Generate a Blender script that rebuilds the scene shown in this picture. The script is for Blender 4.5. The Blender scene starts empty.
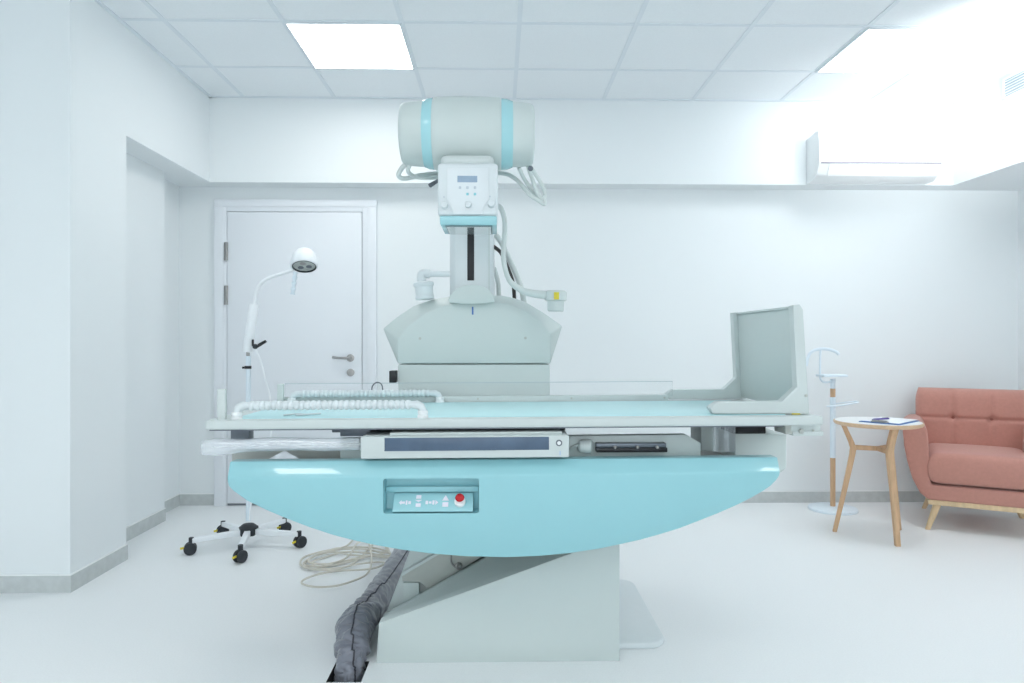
import bpy, bmesh, math, random
from mathutils import Vector, Matrix, noise
random.seed(7)
sc = bpy.context.scene
COL = sc.collection
PI = math.pi

# ------------------------------------------------------------------ camera
F = 695.0                       # focal length in pixels of a 1024 px wide frame
H = 1.125                       # eye height
YAW = math.atan(14.0 / F)
CY, SY = math.cos(YAW), math.sin(YAW)
cam_d = bpy.data.cameras.new('camera')
cam_d.sensor_width = 36.0
cam_d.lens = F / 1024.0 * 36.0
cam_d.clip_start = 0.05
cam = bpy.data.objects.new('camera', cam_d)
COL.objects.link(cam)
cam.location = (0, 0, H)
cam.rotation_euler = (PI / 2, 0, -YAW)
sc.camera = cam


def P(u, v, Y):
    """world point at depth Y seen at pixel (u, v): used to measure the photograph"""
    xc, yc = (u - 512.0) / F, (341.5 - v) / F
    t = Y / (CY - xc * SY)
    return Vector(((xc * CY + SY) * t, Y, H + yc * t))


def X(u, Y): return P(u, 341.5, Y).x
def Z(u, v, Y): return P(u, v, Y).z


# ------------------------------------------------------------------ materials
MATS = {}
LAMP, LAMPR, LAMPV = 10.0, 10.0, 16.0
E_FILL, E_SPOT = 100.0, 125.0


def mat(name, col, rough=0.5, metal=0.0, spec=0.5, noise_amt=0.0, noise_scale=40.0, bump=0.0,
        bump_scale=200.0, emit=None, estr=0.0, alpha=1.0, trans=0.0, ior=1.45, sheen=0.0, coat=0.0, stretch=None):
    if name in MATS:
        return MATS[name]
    m = bpy.data.materials.new(name)
    m.use_nodes = True
    nt = m.node_tree
    b = nt.nodes['Principled BSDF']
    b.inputs['Base Color'].default_value = (*col, 1)
    b.inputs['Roughness'].default_value = rough
    b.inputs['Metallic'].default_value = metal
    b.inputs['Specular IOR Level'].default_value = spec
    b.inputs['IOR'].default_value = ior
    b.inputs['Alpha'].default_value = alpha
    b.inputs['Transmission Weight'].default_value = trans
    b.inputs['Sheen Weight'].default_value = sheen
    b.inputs['Coat Weight'].default_value = coat
    if emit:
        b.inputs['Emission Color'].default_value = (*emit, 1)
        b.inputs['Emission Strength'].default_value = estr
    tc = nt.nodes.new('ShaderNodeTexCoord')
    src = tc.outputs['Object']
    if stretch:
        mp = nt.nodes.new('ShaderNodeMapping')
        mp.inputs['Scale'].default_value = stretch
        nt.links.new(src, mp.inputs['Vector'])
        src = mp.outputs['Vector']
    if noise_amt > 0:
        n = nt.nodes.new('ShaderNodeTexNoise')
        n.inputs['Scale'].default_value = noise_scale
        n.inputs['Detail'].default_value = 4
        nt.links.new(src, n.inputs['Vector'])
        r = nt.nodes.new('ShaderNodeValToRGB')
        r.color_ramp.elements[0].position = 0.3
        r.color_ramp.elements[1].position = 0.7
        r.color_ramp.elements[0].color = (*[c * (1 - noise_amt) for c in col], 1)
        r.color_ramp.elements[1].color = (*[min(1, c * (1 + noise_amt)) for c in col], 1)
        nt.links.new(n.outputs['Fac'], r.inputs['Fac'])
        nt.links.new(r.outputs['Color'], b.inputs['Base Color'])
    if bump > 0:
        n2 = nt.nodes.new('ShaderNodeTexNoise')
        n2.inputs['Scale'].default_value = bump_scale
        nt.links.new(src, n2.inputs['Vector'])
        bp = nt.nodes.new('ShaderNodeBump')
        bp.inputs['Strength'].default_value = bump
        bp.inputs['Distance'].default_value = 0.002
        nt.links.new(n2.outputs['Fac'], bp.inputs['Height'])
        nt.links.new(bp.outputs['Normal'], b.inputs['Normal'])
    MATS[name] = m
    return m


def film(name, col, amount, rough=0.1):
    """clear sheet: mostly see-through, milky and shiny where it curves away"""
    m = bpy.data.materials.new(name)
    m.use_nodes = True
    nt = m.node_tree
    b = nt.nodes['Principled BSDF']
    b.inputs['Base Color'].default_value = (*col, 1)
    b.inputs['Roughness'].default_value = rough
    b.inputs['Specular IOR Level'].default_value = 0.8
    b.inputs['Coat Weight'].default_value = 1.0
    b.inputs['Coat Roughness'].default_value = rough
    t = nt.nodes.new('ShaderNodeBsdfTransparent')
    mx = nt.nodes.new('ShaderNodeMixShader')
    lw = nt.nodes.new('ShaderNodeLayerWeight')
    lw.inputs['Blend'].default_value = 0.3
    n = nt.nodes.new('ShaderNodeTexNoise')
    n.inputs['Scale'].default_value = 18
    a1 = nt.nodes.new('ShaderNodeMath'); a1.operation = 'MULTIPLY_ADD'
    a1.inputs[1].default_value = .45; a1.inputs[2].default_value = amount * .85
    a2 = nt.nodes.new('ShaderNodeMath'); a2.operation = 'MULTIPLY_ADD'; a2.use_clamp = True
    a2.inputs[1].default_value = amount * .3
    nt.links.new(lw.outputs['Facing'], a1.inputs[0])
    nt.links.new(n.outputs['Fac'], a2.inputs[0])
    nt.links.new(a1.outputs[0], a2.inputs[2])
    nt.links.new(a2.outputs[0], mx.inputs['Fac'])
    nt.links.new(t.outputs[0], mx.inputs[1])
    nt.links.new(b.outputs[0], mx.inputs[2])
    nt.links.new(mx.outputs[0], nt.nodes['Material Output'].inputs['Surface'])
    return m


M_wall = mat('wall_paint', (0.83, 0.865, 0.88), 0.6, spec=0.3, bump=0.05, bump_scale=300)
M_beam = M_wall
M_ceil = mat('ceiling_tile', (0.85, 0.885, 0.91), 0.85, spec=0.1, noise_amt=0.015, noise_scale=120, bump=0.1, bump_scale=500)
M_tbar = mat('ceiling_grid_metal', (0.76, 0.81, 0.85), 0.5, spec=0.3)
M_floor = mat('floor_vinyl', (0.84, 0.86, 0.87), 0.42, spec=0.35, noise_amt=0.025, noise_scale=160)
M_skirt = mat('skirting_vinyl', (0.57, 0.60, 0.60), 0.5, spec=0.3, noise_amt=0.06, noise_scale=25)
M_skcap = mat('skirting_cap', (0.86, 0.88, 0.88), 0.5)
M_dark = mat('dark_void', (0.012, 0.012, 0.014), 0.7)
M_door = mat('door_laminate', (0.80, 0.83, 0.87), 0.45, spec=0.35, bump=0.02, bump_scale=150)
M_gap = mat('door_gap_seal', (0.25, 0.27, 0.30), 0.6)
M_steel = mat('brushed_steel', (0.36, 0.355, 0.35), 0.3, metal=0.9, noise_amt=0.05, noise_scale=80)
M_white = mat('white_plastic', (0.86, 0.88, 0.89), 0.35, noise_amt=0.005)
M_lampwhite = mat('white_lamp_enamel', (0.88, 0.91, 0.94), 0.35, noise_amt=0.005)
M_diff = mat('lamp_diffuser', (0.9, 0.9, 0.9), 0.5, emit=(1.0, 0.985, 0.955), estr=LAMP)
M_diffV = mat('lamp_diffuser_overhead', (0.9, 0.9, 0.9), 0.5, emit=(1.0, 0.985, 0.955), estr=LAMPV)
M_diffR = mat('lamp_diffuser_bright', (0.9, 0.9, 0.9), 0.5, emit=(0.96, 0.985, 1.0), estr=LAMPR)
M_grey = mat('machine_grey_enamel', (0.595, 0.66, 0.65), 0.42, noise_amt=0.006, noise_scale=15)
M_lgrey = mat('machine_light_enamel', (0.605, 0.66, 0.655), 0.36, noise_amt=0.006, noise_scale=15)
M_mwhite = mat('machine_white_plastic', (0.70, 0.75, 0.77), 0.35, noise_amt=0.005)
M_cyan = mat('turquoise_shell', (0.305, 0.60, 0.655), 0.33, noise_amt=0.008, noise_scale=8, coat=0.5)
M_cyanL = mat('light_turquoise_band', (0.39, 0.68, 0.73), 0.16, noise_amt=0.006)
M_mat_ = mat('table_mat', (0.56, 0.83, 0.86), 0.4, noise_amt=0.01)
M_beige = mat('frame_beige_grey', (0.50, 0.52, 0.49), 0.5, noise_amt=0.02)
M_navy = mat('smoked_window', (0.085, 0.13, 0.20), 0.3, noise_amt=0.1, noise_scale=12)
M_black = mat('black_plastic', (0.015, 0.016, 0.02), 0.4, noise_amt=0.1)
M_rubber = mat('dark_rubber', (0.03, 0.035, 0.042), 0.55, noise_amt=0.1)
M_rail = mat('rail_dark_metal', (0.16, 0.18, 0.21), 0.35, metal=0.6, noise_amt=0.05)
M_red = mat('red_button', (0.55, 0.02, 0.025), 0.25, noise_amt=0.02)
M_yellow = mat('yellow_mark', (0.75, 0.62, 0.05), 0.5, noise_amt=0.05)
M_lcd = mat('display_grey_blue', (0.30, 0.40, 0.52), 0.3, noise_amt=0.05)
M_btn = mat('button_teal', (0.25, 0.60, 0.66), 0.4, noise_amt=0.02)
M_btng = mat('button_grey', (0.55, 0.60, 0.66), 0.4, noise_amt=0.02)
M_icon = mat('icon_print', (0.86, 0.80, 0.88), 0.5, noise_amt=0.02)
M_blue = mat('blue_tag', (0.06, 0.16, 0.42), 0.5, noise_amt=0.02)
M_cable = mat('beige_cable', (0.66, 0.63, 0.56), 0.5, noise_amt=0.03)
M_hose = mat('pale_hose', (0.66, 0.71, 0.70), 0.45, noise_amt=0.02)
M_dkcable = mat('dark_cable', (0.05, 0.045, 0.045), 0.5, noise_amt=0.1)
M_fabric = mat('grey_sleeve_fabric', (0.20, 0.21, 0.25), 0.30, noise_amt=0.12, noise_scale=14, bump=0.25, bump_scale=60, sheen=0.3)
M_seam = mat('sleeve_seam', (0.05, 0.05, 0.065), 0.6, noise_amt=0.1)
M_glassg = mat('lamp_glass', (0.50, 0.54, 0.52), 0.2, metal=0.0, noise_amt=0.15, noise_scale=60)
M_wood = mat('pale_oak', (0.62, 0.40, 0.24), 0.45, noise_amt=0.14, noise_scale=14, stretch=(4, 4, 0.5))
M_woodtop = mat('table_top_oak', (0.66, 0.46, 0.30), 0.45, noise_amt=0.10, noise_scale=10, stretch=(1, 6, 6))
M_toplam = mat('white_table_laminate', (0.83, 0.84, 0.84), 0.3, noise_amt=0.01)
M_chairleg = mat('beech_wood', (0.70, 0.52, 0.32), 0.45, noise_amt=0.1, noise_scale=14, stretch=(4, 4, 0.5))
M_pink = mat('salmon_upholstery', (0.52, 0.25, 0.205), 0.75, spec=0.25, noise_amt=0.04, noise_scale=60, bump=0.25, bump_scale=700, sheen=0.25)
M_pinkseam = mat('salmon_seam', (0.36, 0.15, 0.12), 0.8, noise_amt=0.03)
M_stand = mat('pale_blue_metal', (0.76, 0.85, 0.92), 0.4, noise_amt=0.01)
M_paper = mat('paper', (0.86, 0.87, 0.89), 0.7, noise_amt=0.01)
M_board = mat('blue_clipboard', (0.05, 0.17, 0.45), 0.4, noise_amt=0.04)
M_pen = mat('purple_pen', (0.13, 0.10, 0.36), 0.3, noise_amt=0.04)
M_film = film('clear_film', (0.88, 0.92, 0.97), 0.28, 0.10)
M_film2 = film('thin_clear_film', (0.75, 0.80, 0.84), 0.22, 0.1)
M_acryl = film('clear_acrylic', (0.80, 0.85, 0.88), 0.05, 0.05)
M_plexi = mat('collimator_plexi', (0.75, 0.78, 0.78), 0.06, metal=0.75, noise_amt=0.01)
M_acgrey = mat('grey_slot', (0.30, 0.28, 0.33), 0.5, noise_amt=0.05)


# ------------------------------------------------------------------ mesh building
def spline(pts, n=8):
    pts = [Vector(p) for p in pts]
    out = []
    for i in range(len(pts) - 1):
        p1, p2 = pts[i], pts[i + 1]
        p0 = pts[i - 1] if i else p1 * 2 - p2
        p3 = pts[i + 2] if i + 2 < len(pts) else p2 * 2 - p1
        for k in range(n):
            t = k / n
            out.append(0.5 * ((2 * p1) + (p2 - p0) * t + (2 * p0 - 5 * p1 + 4 * p2 - p3) * t * t
                              + (3 * p1 - p0 - 3 * p2 + p3) * t ** 3))
    out.append(pts[-1])
    return out


class B:
    def __init__(self):
        self.bm = bmesh.new()
        self.mi = 0

    def _merge(self, t, bev=0.0, seg=2, ang=30):
        bmesh.ops.recalc_face_normals(t, faces=t.faces)
        if bev > 0:
            es = [e for e in t.edges if len(e.link_faces) == 2 and e.calc_face_angle(0) > math.radians(ang)]
            bmesh.ops.bevel(t, geom=es, offset=bev, segments=seg, profile=0.5, affect='EDGES', clamp_overlap=True)
        for f in t.faces:
            f.material_index = self.mi
        me = bpy.data.meshes.new('tmp')
        t.to_mesh(me)
        t.free()
        self.bm.from_mesh(me)
        bpy.data.meshes.remove(me)
        return self

    def box(self, x0, x1, y0, y1, z0, z1, bev=0.0, seg=2):
        t = bmesh.new()
        r = bmesh.ops.create_cube(t, size=1)
        for v in t.verts:
            v.co = Vector(((x0 + x1) / 2 + v.co.x * (x1 - x0), (y0 + y1) / 2 + v.co.y * (y1 - y0),
                           (z0 + z1) / 2 + v.co.z * (z1 - z0)))
        return self._merge(t, bev, seg)

    def loft(self, rings, cap=True, bev=0.0, seg=2, closed=True, ang=30):
        t = bmesh.new()
        vr = [[t.verts.new(p) for p in r] for r in rings]
        for a, b in zip(vr[:-1], vr[1:]):
            n = len(a)
            for i in range(n if closed else n - 1):
                j = (i + 1) % n
                t.faces.new((a[i], a[j], b[j], b[i]))
        if cap:
            t.faces.new(vr[0])
            t.faces.new(list(reversed(vr[-1])))
        return self._merge(t, bev, seg, ang)

    def prism(self, pts, axis, a0, a1, bev=0.0, seg=2):
        def pt(p, a):
            return {'x': (a, p[0], p[1]), 'y': (p[0], a, p[1]), 'z': (p[0], p[1], a)}[axis]
        return self.loft([[Vector(pt(p, a0)) for p in pts], [Vector(pt(p, a1)) for p in pts]], True, bev, seg)

    def tube(self, path, r, n=10, cap=True, flat=1.0):
        path = [Vector(p) for p in path]
        rs = r if isinstance(r, (list, tuple)) else [r] * len(path)
        rings = []
        up = None
        for i, p in enumerate(path):
            d = (path[min(i + 1, len(path) - 1)] - path[max(i - 1, 0)]).normalized()
            if up is None:
                up = Vector((0, 0, 1)) if abs(d.z) < 0.9 else Vector((1, 0, 0))
            up = (up - d * up.dot(d)).normalized()
            s = d.cross(up)
            rings.append([p + (s * math.cos(2 * PI * k / n) + up * flat * math.sin(2 * PI * k / n)) * rs[i] for k in range(n)])
        return self.loft(rings, cap)

    def lathe(self, prof, c, axis=(0, 0, 1), n=24):
        """prof: (radius, distance along axis)"""
        a = Vector(axis).normalized()
        up = Vector((0, 0, 1)) if abs(a.z) < 0.9 else Vector((0, 1, 0))
        s = a.cross(up).normalized()
        w = a.cross(s)
        c = Vector(c)
        rings = [[c + a * d + (s * math.cos(2 * PI * k / n) + w * math.sin(2 * PI * k / n)) * max(r, 1e-4) for k in range(n)]
                 for r, d in prof]
        return self.loft(rings, True)

    def ball(self, c, r, n=16, sq=(1, 1, 1)):
        t = bmesh.new()
        bmesh.ops.create_uvsphere(t, u_segments=n, v_segments=max(6, n // 2), radius=r)
        for v in t.verts:
            v.co = Vector((v.co.x * sq[0], v.co.y * sq[1], v.co.z * sq[2])) + Vector(c)
        return self._merge(t)

    def cut(self, other):
        a = bpy.data.objects.new('a', self.mesh('a'))
        b = bpy.data.objects.new('b', other.mesh('b'))
        COL.objects.link(a)
        COL.objects.link(b)
        md = a.modifiers.new('m', 'BOOLEAN')
        md.operation = 'DIFFERENCE'
        md.solver = 'EXACT'
        md.object = b
        dg = bpy.context.evaluated_depsgraph_get()
        me = bpy.data.meshes.new_from_object(a.evaluated_get(dg))
        self.bm = bmesh.new()
        self.bm.from_mesh(me)
        bpy.data.objects.remove(a)
        bpy.data.objects.remove(b)
        bpy.data.meshes.remove(me)
        return self

    def mesh(self, name):
        me = bpy.data.meshes.new(name)
        self.bm.to_mesh(me)
        self.bm.free()
        return me

    def xf(self, fn):
        for v in self.bm.verts:
            v.co = fn(v.co)
        return self


WL = {}


def obj(name, b, mats, parent=None, label=None, cat=None, group=None, kind=None, sharp=38, flat=False):
    bm = b.bm
    c = Vector((0, 0, 0))
    xs = [v.co for v in bm.verts]
    lo = Vector([min(p[i] for p in xs) for i in range(3)])
    hi = Vector([max(p[i] for p in xs) for i in range(3)])
    c = (lo + hi) / 2
    if parent is None:
        c.z = lo.z
    for v in bm.verts:
        v.co -= c
    bmesh.ops.recalc_face_normals(bm, faces=bm.faces)
    if not flat:
        for f in bm.faces:
            f.smooth = True
        for e in bm.edges:
            if len(e.link_faces) == 2:
                e.smooth = e.calc_face_angle(0) < math.radians(sharp)
    me = b.mesh(name)
    for m in (mats if isinstance(mats, (list, tuple)) else [mats]):
        me.materials.append(m)
    o = bpy.data.objects.new(name, me)
    COL.objects.link(o)
    WL[o.name] = c
    if parent:
        o.parent = parent
        o.location = c - WL[parent.name]
    else:
        o.location = c
    props(o, label, cat, group, kind)
    return o


def props(o, label=None, cat=None, group=None, kind=None):
    for k, v in (('label', label), ('category', cat), ('group', group), ('kind', kind)):
        if v:
            o[k] = v


def thing(name, label, cat, loc, rotz=0.0, group=None, local=False):
    o = bpy.data.objects.new(name, None)
    o.empty_display_size = 0.1
    COL.objects.link(o)
    o.location = loc
    o.rotation_euler = (0, 0, rotz)
    WL[o.name] = Vector((0, 0, 0)) if local else Vector(loc)
    props(o, label, cat, group)
    return o


# ------------------------------------------------------------------ the room
ZC = 2.753           # ceiling
YB = 4.82            # back wall
YBEAM = 4.665        # face of the bulkhead along the back
ZB = 2.186           # underside of the bulkheads
XL, XR = -1.92, 3.66
XBR = 3.093          # face of the bulkhead along the right
YN, XFL = -3.2, -3.6
HX0, HX1, HY0, HY1 = -0.568, -0.452, 2.305, 2.455    # cable duct opening in the floor

b = B()
xs = [XFL - .1, HX0, HX1, XR + .1]
ys = [YN - .1, HY0, HY1, YB + .1]
t = bmesh.new()
for i in range(3):
    for j in range(3):
        if (i, j) != (1, 1):
            t.faces.new([t.verts.new(p) for p in ((xs[i], ys[j], 0), (xs[i + 1], ys[j], 0), (xs[i + 1], ys[j + 1], 0), (xs[i], ys[j + 1], 0))])
bmesh.ops.remove_doubles(t, verts=t.verts, dist=1e-5)
b._merge(t)
b.mi = 1
t = bmesh.new()
top = [t.verts.new((x, y, 0)) for x, y in ((HX0, HY0), (HX1, HY0), (HX1, HY1), (HX0, HY1))]
bot = [t.verts.new((v.co.x, v.co.y, -0.3)) for v in top]
for i in range(4):
    t.faces.new((top[i], top[(i + 1) % 4], bot[(i + 1) % 4], bot[i]))
t.faces.new(bot)
b._merge(t)
obj('floor', b, [M_floor, M_dark], label='pale grey vinyl floor', kind='structure', flat=True)

# ceiling: tiles with the grid of metal bars in the same mesh
b = B()
t = bmesh.new()
t.faces.new([t.verts.new(p) for p in ((XFL, YN, ZC), (XFL, YB, ZC), (XR, YB, ZC), (XR, YN, ZC))])
b._merge(t)
b.mi = 1
GX, GY = 0.109, 4.15
for k in range(-7, 7):
    x = GX + .6 * k
    if XFL < x < XR:
        b.box(x - .012, x + .012, YN, YBEAM, ZC - .004, ZC + .004)
for k in range(0, 14):
    y = GY - .6 * k
    if y > YN:
        b.box(XFL, XR, y - .012, y + .012, ZC - .0034, ZC + .003)
b.box(XL, XR, YBEAM - .02, YBEAM, ZC - .006, ZC + .004)
b.box(XL, XL + .02, 3.16, YBEAM, ZC - .006, ZC + .004)
obj('ceiling', b, [M_ceil, M_tbar], label='suspended ceiling of square grey-white tiles', kind='structure', flat=True)

b = B()
b.box(-2.3, XR + .2, YB, YB + .15, 0, ZC)
obj('wall_back', b, M_wall, label='white wall behind the machine', kind='structure', flat=True)
b = B()
b.box(XFL - .2, XL, 3.16, 3.63, 0, ZC)
b.box(XFL - .2, -2.095, 3.63, 4.41, 0, 2.188)
b.box(XFL - .2, -2.19, 4.41, YB + .1, 0, 2.188)
b.box(XFL - .2, XL, 3.63, YB + .1, 2.188, ZC)
obj('wall_left', b, M_wall, label='stepped white wall on the left with a niche under a header', kind='structure', flat=True)
b = B()
b.box(XR, XR + .15, YN, YB + .1, 0, ZC)
obj('wall_right', b, M_wall, label='white wall at the right edge', kind='structure', flat=True)
b = B()
b.box(XFL - .15, XFL, YN, 3.16, 0, ZC)
obj('wall_far_left', b, M_wall, label='white wall beyond the left edge', kind='structure', flat=True)
b = B()
WX0, WX1, WZ0, WZ1 = -2.6, 2.4, .85, 2.35  # opening for an unseen window, added to let frontal fill light in
b.box(XFL, WX0, YN - .15, YN, 0, ZC)
b.box(WX1, XR, YN - .15, YN, 0, ZC)
b.box(WX0, WX1, YN - .15, YN, 0, WZ0)
b.box(WX0, WX1, YN - .15, YN, WZ1, ZC)
obj('wall_front', b, M_wall, label='white wall behind the viewer', kind='structure', flat=True)
b = B()
for x in (WX0, (WX0 * 2 + WX1) / 3, (WX0 + 2 * WX1) / 3, WX1 - .06):
    b.box(x, x + .06, YN - .12, YN - .05, WZ0, WZ1, .004)
b.box(WX0, WX1, YN - .12, YN - .05, WZ0, WZ0 + .06, .004)
b.box(WX0, WX1, YN - .12, YN - .05, WZ1 - .06, WZ1, .004)
win = obj('fill_window', b, M_white, label='unseen wide white window added behind the viewer for fill light', kind='structure')
b = B()
b.box(WX0 + .03, WX1 - .03, YN - .09, YN - .084, WZ0 + .03, WZ1 - .03)
obj('fill_window_pane', b, M_acryl, win, flat=True)
b = B()
b.box(XL, XR, YBEAM, YB + .02, ZB, ZC)
obj('trim_1', b, M_beam, label='white bulkhead along the top of the back wall', kind='structure', flat=True)
b = B()
b.box(XBR, XR, YN, YBEAM, ZB, ZC)
obj('trim_2', b, M_beam, label='white bulkhead along the top of the right wall', kind='structure', flat=True)


def skirt(name, runs):
    b = B()
    for (x0, y0, x1, y1, nx, ny) in runs:
        d = 0.008
        b.mi = 0
        b.box(min(x0, x1, x0 + nx * d, x1 + nx * d), max(x0, x1, x0 + nx * d, x1 + nx * d),
              min(y0, y1, y0 + ny * d, y1 + ny * d), max(y0, y1, y0 + ny * d, y1 + ny * d), 0, .076)
        b.mi = 1
        b.box(min(x0, x1, x0 + nx * d, x1 + nx * d), max(x0, x1, x0 + nx * d, x1 + nx * d),
              min(y0, y1, y0 + ny * d, y1 + ny * d), max(y0, y1, y0 + ny * d, y1 + ny * d), .076, .081)
    obj(name, b, [M_skirt, M_skcap], label=None, kind='structure', flat=True)


skirt('baseboard_left', [(XFL, 3.16, XL, 3.16, 0, -1), (XL, 3.152, XL, 3.63, 1, 0), (-2.095, 3.63, -2.095, 4.41, 1, 0),
                         (-2.19, 4.41, -2.19, YB, 1, 0)])
D0, D1 = X(217.7, YB), X(375.5, YB)       # door frame
skirt('baseboard_back', [(-2.19, YB, D0, YB, 0, -1), (D1, YB, XR, YB, 0, -1)])
skirt('baseboard_right', [(XR, YN, XR, YB, -1, 0)])

# door
b = B()
L0, L1, LT = X(229, YB), X(362.6, YB), Z(300, 213, YB)
ft = Z(300, 202, YB)
b.box(D0 + .01, L0 - .004, YB - .03, YB, 0, ft - .01, .003)
b.box(L1 + .004, D1 - .01, YB - .03, YB, 0, ft - .01, .003)
b.box(L0 - .004, L1 + .004, YB - .03, YB, LT + .004, ft, .003)
b.box(D0 - .012, D0 + .05, YB - .036, YB, 0, ft - .04, .003)
b.box(D1 - .05, D1 + .012, YB - .036, YB, 0, ft - .04, .003)
b.box(D0 - .012, D1 + .012, YB - .036, YB, ft - .04, ft + .010, .003)
door = obj('door_1', b, M_door, label='white door with flat architrave behind the examination lamp', kind='structure')
b = B()
b.box(L0 - .004, L1 + .004, YB - .012, YB, 0, LT + .004)
obj('door_gap', b, M_gap, door, flat=True)
b = B()
b.box(L0, L1, YB - .033, YB - .010, .018, LT, .003)
leaf = obj('door_leaf', b, M_door, door)
for v0, v1 in ((243, 261), (286, 305)):
    b = B()
    x = X(226.5, YB - .03)
    z0, z1 = Z(226, v1, YB), Z(226, v0, YB)
    b.box(x - .016, x + .012, YB - .037, YB - .029, z0, z1, .002)
    b.tube([(L0 - .003, YB - .042, z0), (L0 - .003, YB - .042, z1)], .006, 10)
    b.tube([(L0 - .003, YB - .042, z0 + .055), (L0 - .003, YB - .042, z0 + .062)], .0075, 10)
    obj('hinge', b, M_steel, door)
hp = P(350.5, 358, YB - .033)
b = B()
b.lathe([(.026, 0), (.026, -.008), (.011, -.010), (.010, -.045)], (hp.x, YB - .033, hp.z), (0, 1, 0))
b.tube(spline([(hp.x, YB - .075, hp.z), (hp.x - .03, YB - .078, hp.z), (hp.x - .08, YB - .075, hp.z + .002), (hp.x - .115, YB - .07, hp.z + .006)], 6),
       .009, 10)
obj('door_handle', b, M_steel, leaf)
hp = P(350.7, 372.5, YB - .033)
b = B()
b.lathe([(.026, 0), (.026, -.008), (.012, -.009), (.011, -.012)], (hp.x, YB - .033, hp.z), (0, 1, 0))
obj('lock_rosette', b, M_steel, leaf)


# ceiling lights (two in view, the next two pairs of the same rows over and behind the viewer)
def ceiling_light(x0, y0, dm, label):
    t = thing('ceiling_light', label, 'ceiling light', (x0 + .3, y0 + .3, ZC - .012), group='square ceiling light panels')
    b = B()
    e = .014
    for (a0, a1, c0, c1) in ((0, .6, 0, e), (0, .6, .6 - e, .6), (0, e, e, .6 - e), (.6 - e, .6, e, .6 - e)):
        b.box(x0 + a0, x0 + a1, y0 + c0, y0 + c1, ZC - .012, ZC - .001, .002)
    obj('frame', b, M_tbar, t)
    b = B()
    b.box(x0 + e, x0 + .6 - e, y0 + e, y0 + .6 - e, ZC - .009, ZC - .003)
    obj('diffuser', b, dm, t, flat=True)


ceiling_light(GX - 1.2, GY - .6, M_diff, 'square light panel in the ceiling left of the tube head')
ceiling_light(GX + 1.8, GY - .6, M_diffR, 'glaring square light panel in the ceiling above the air conditioner')
ceiling_light(GX - 1.8, GY - 3.6, M_diffV, 'square light panel in the ceiling over the viewer, left one')
ceiling_light(GX + 2.4, GY - 3.6, M_diffV, 'square light panel in the ceiling over the viewer, right one')
ceiling_light(GX - 1.2, GY - 6.0, M_diff, 'square light panel in the ceiling behind the viewer, left one')
ceiling_light(GX + 1.8, GY - 6.0, M_diff, 'square light panel in the ceiling behind the viewer, right one')

# air conditioner
ax0, ax1 = 2.085, 2.90
t = thing('air_conditioner', 'white wall-mounted split air conditioner on the bulkhead at the upper right', 'air conditioner', ((ax0 + ax1) / 2, YBEAM, 2.19))
b = B()
prof = [(YBEAM, 2.19), (YBEAM, 2.49), (YBEAM - .15, 2.505), (YBEAM - .185, 2.49), (YBEAM - .195, 2.40), (YBEAM - .195, 2.29),
        (YBEAM - .188, 2.275), (YBEAM - .15, 2.215), (YBEAM - .10, 2.19)]
b.prism(prof, 'x', ax0, ax1, .006, 2)
cas = obj('casing', b, M_white, t)
b = B()
b.box(ax0 + .012, ax1 - .012, YBEAM - .199, YBEAM - .16, 2.283, 2.291)
obj('slot_line', b, M_acgrey, t)
b = B()
pr = [(YBEAM - .195, 2.276), (YBEAM - .188, 2.255), (YBEAM - .155, 2.208), (YBEAM - .148, 2.214), (YBEAM - .18, 2.262), (YBEAM - .188, 2.28)]
b.prism(pr, 'x', ax0 + .07, ax1 - .07, .0015, 1)
obj('louver', b, M_white, t)

# vent grille on the right bulkhead
vy0, vy1, vz0, vz1 = 3.72, 4.19, 2.60, 2.73
t = thing('vent_grille', 'white slatted ventilation grille high on the right bulkhead', 'vent', (XBR, (vy0 + vy1) / 2, vz0))
b = B()
for (a0, a1, c0, c1) in ((vy0, vy1, vz0, vz0 + .014), (vy0, vy1, vz1 - .014, vz1), (vy0, vy0 + .014, vz0 + .014, vz1 - .014), (vy1 - .014, vy1, vz0 + .014, vz1 - .014)):
    b.box(XBR - .01, XBR, a0, a1, c0, c1, .002)
obj('frame', b, M_white, t)
b = B()
b.box(XBR - .003, XBR - .0005, vy0 + .012, vy1 - .012, vz0 + .012, vz1 - .012)
obj('backing', b, mat('vent_shadow_grey', (.42, .50, .56), .7), t)
for k in range(6):
    z = vz0 + .022 + k * .0165
    b = B()
    b.loft([[Vector((XBR - .009, y, z - .001)), Vector((XBR - .003, y, z + .007)), Vector((XBR - .002, y, z + .006)), Vector((XBR - .008, y, z - .003))] for y in (vy0 + .013, vy1 - .013)])
    obj('slat', b, M_white, t)

# ------------------------------------------------------------------ the x-ray machine
KT = math.atan(.0049)
ct, st = math.cos(KT), math.sin(KT)


def tl(c):           # the table stands a hair out of level, its right end up
    x, z = c.x, c.z - .8
    return Vector((x * ct - z * st, c.y, .8 + x * st + z * ct))


mach = thing('x_ray_machine', 'large pale grey and turquoise x-ray table with tube column in the middle', 'x-ray machine', (0, 2.75, 0))

# pedestal
YP = 2.44


def pp(u, v, Y):
    q = P(u, v, Y)
    return Vector((q.x, Y, max(0, q.z)))


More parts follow.
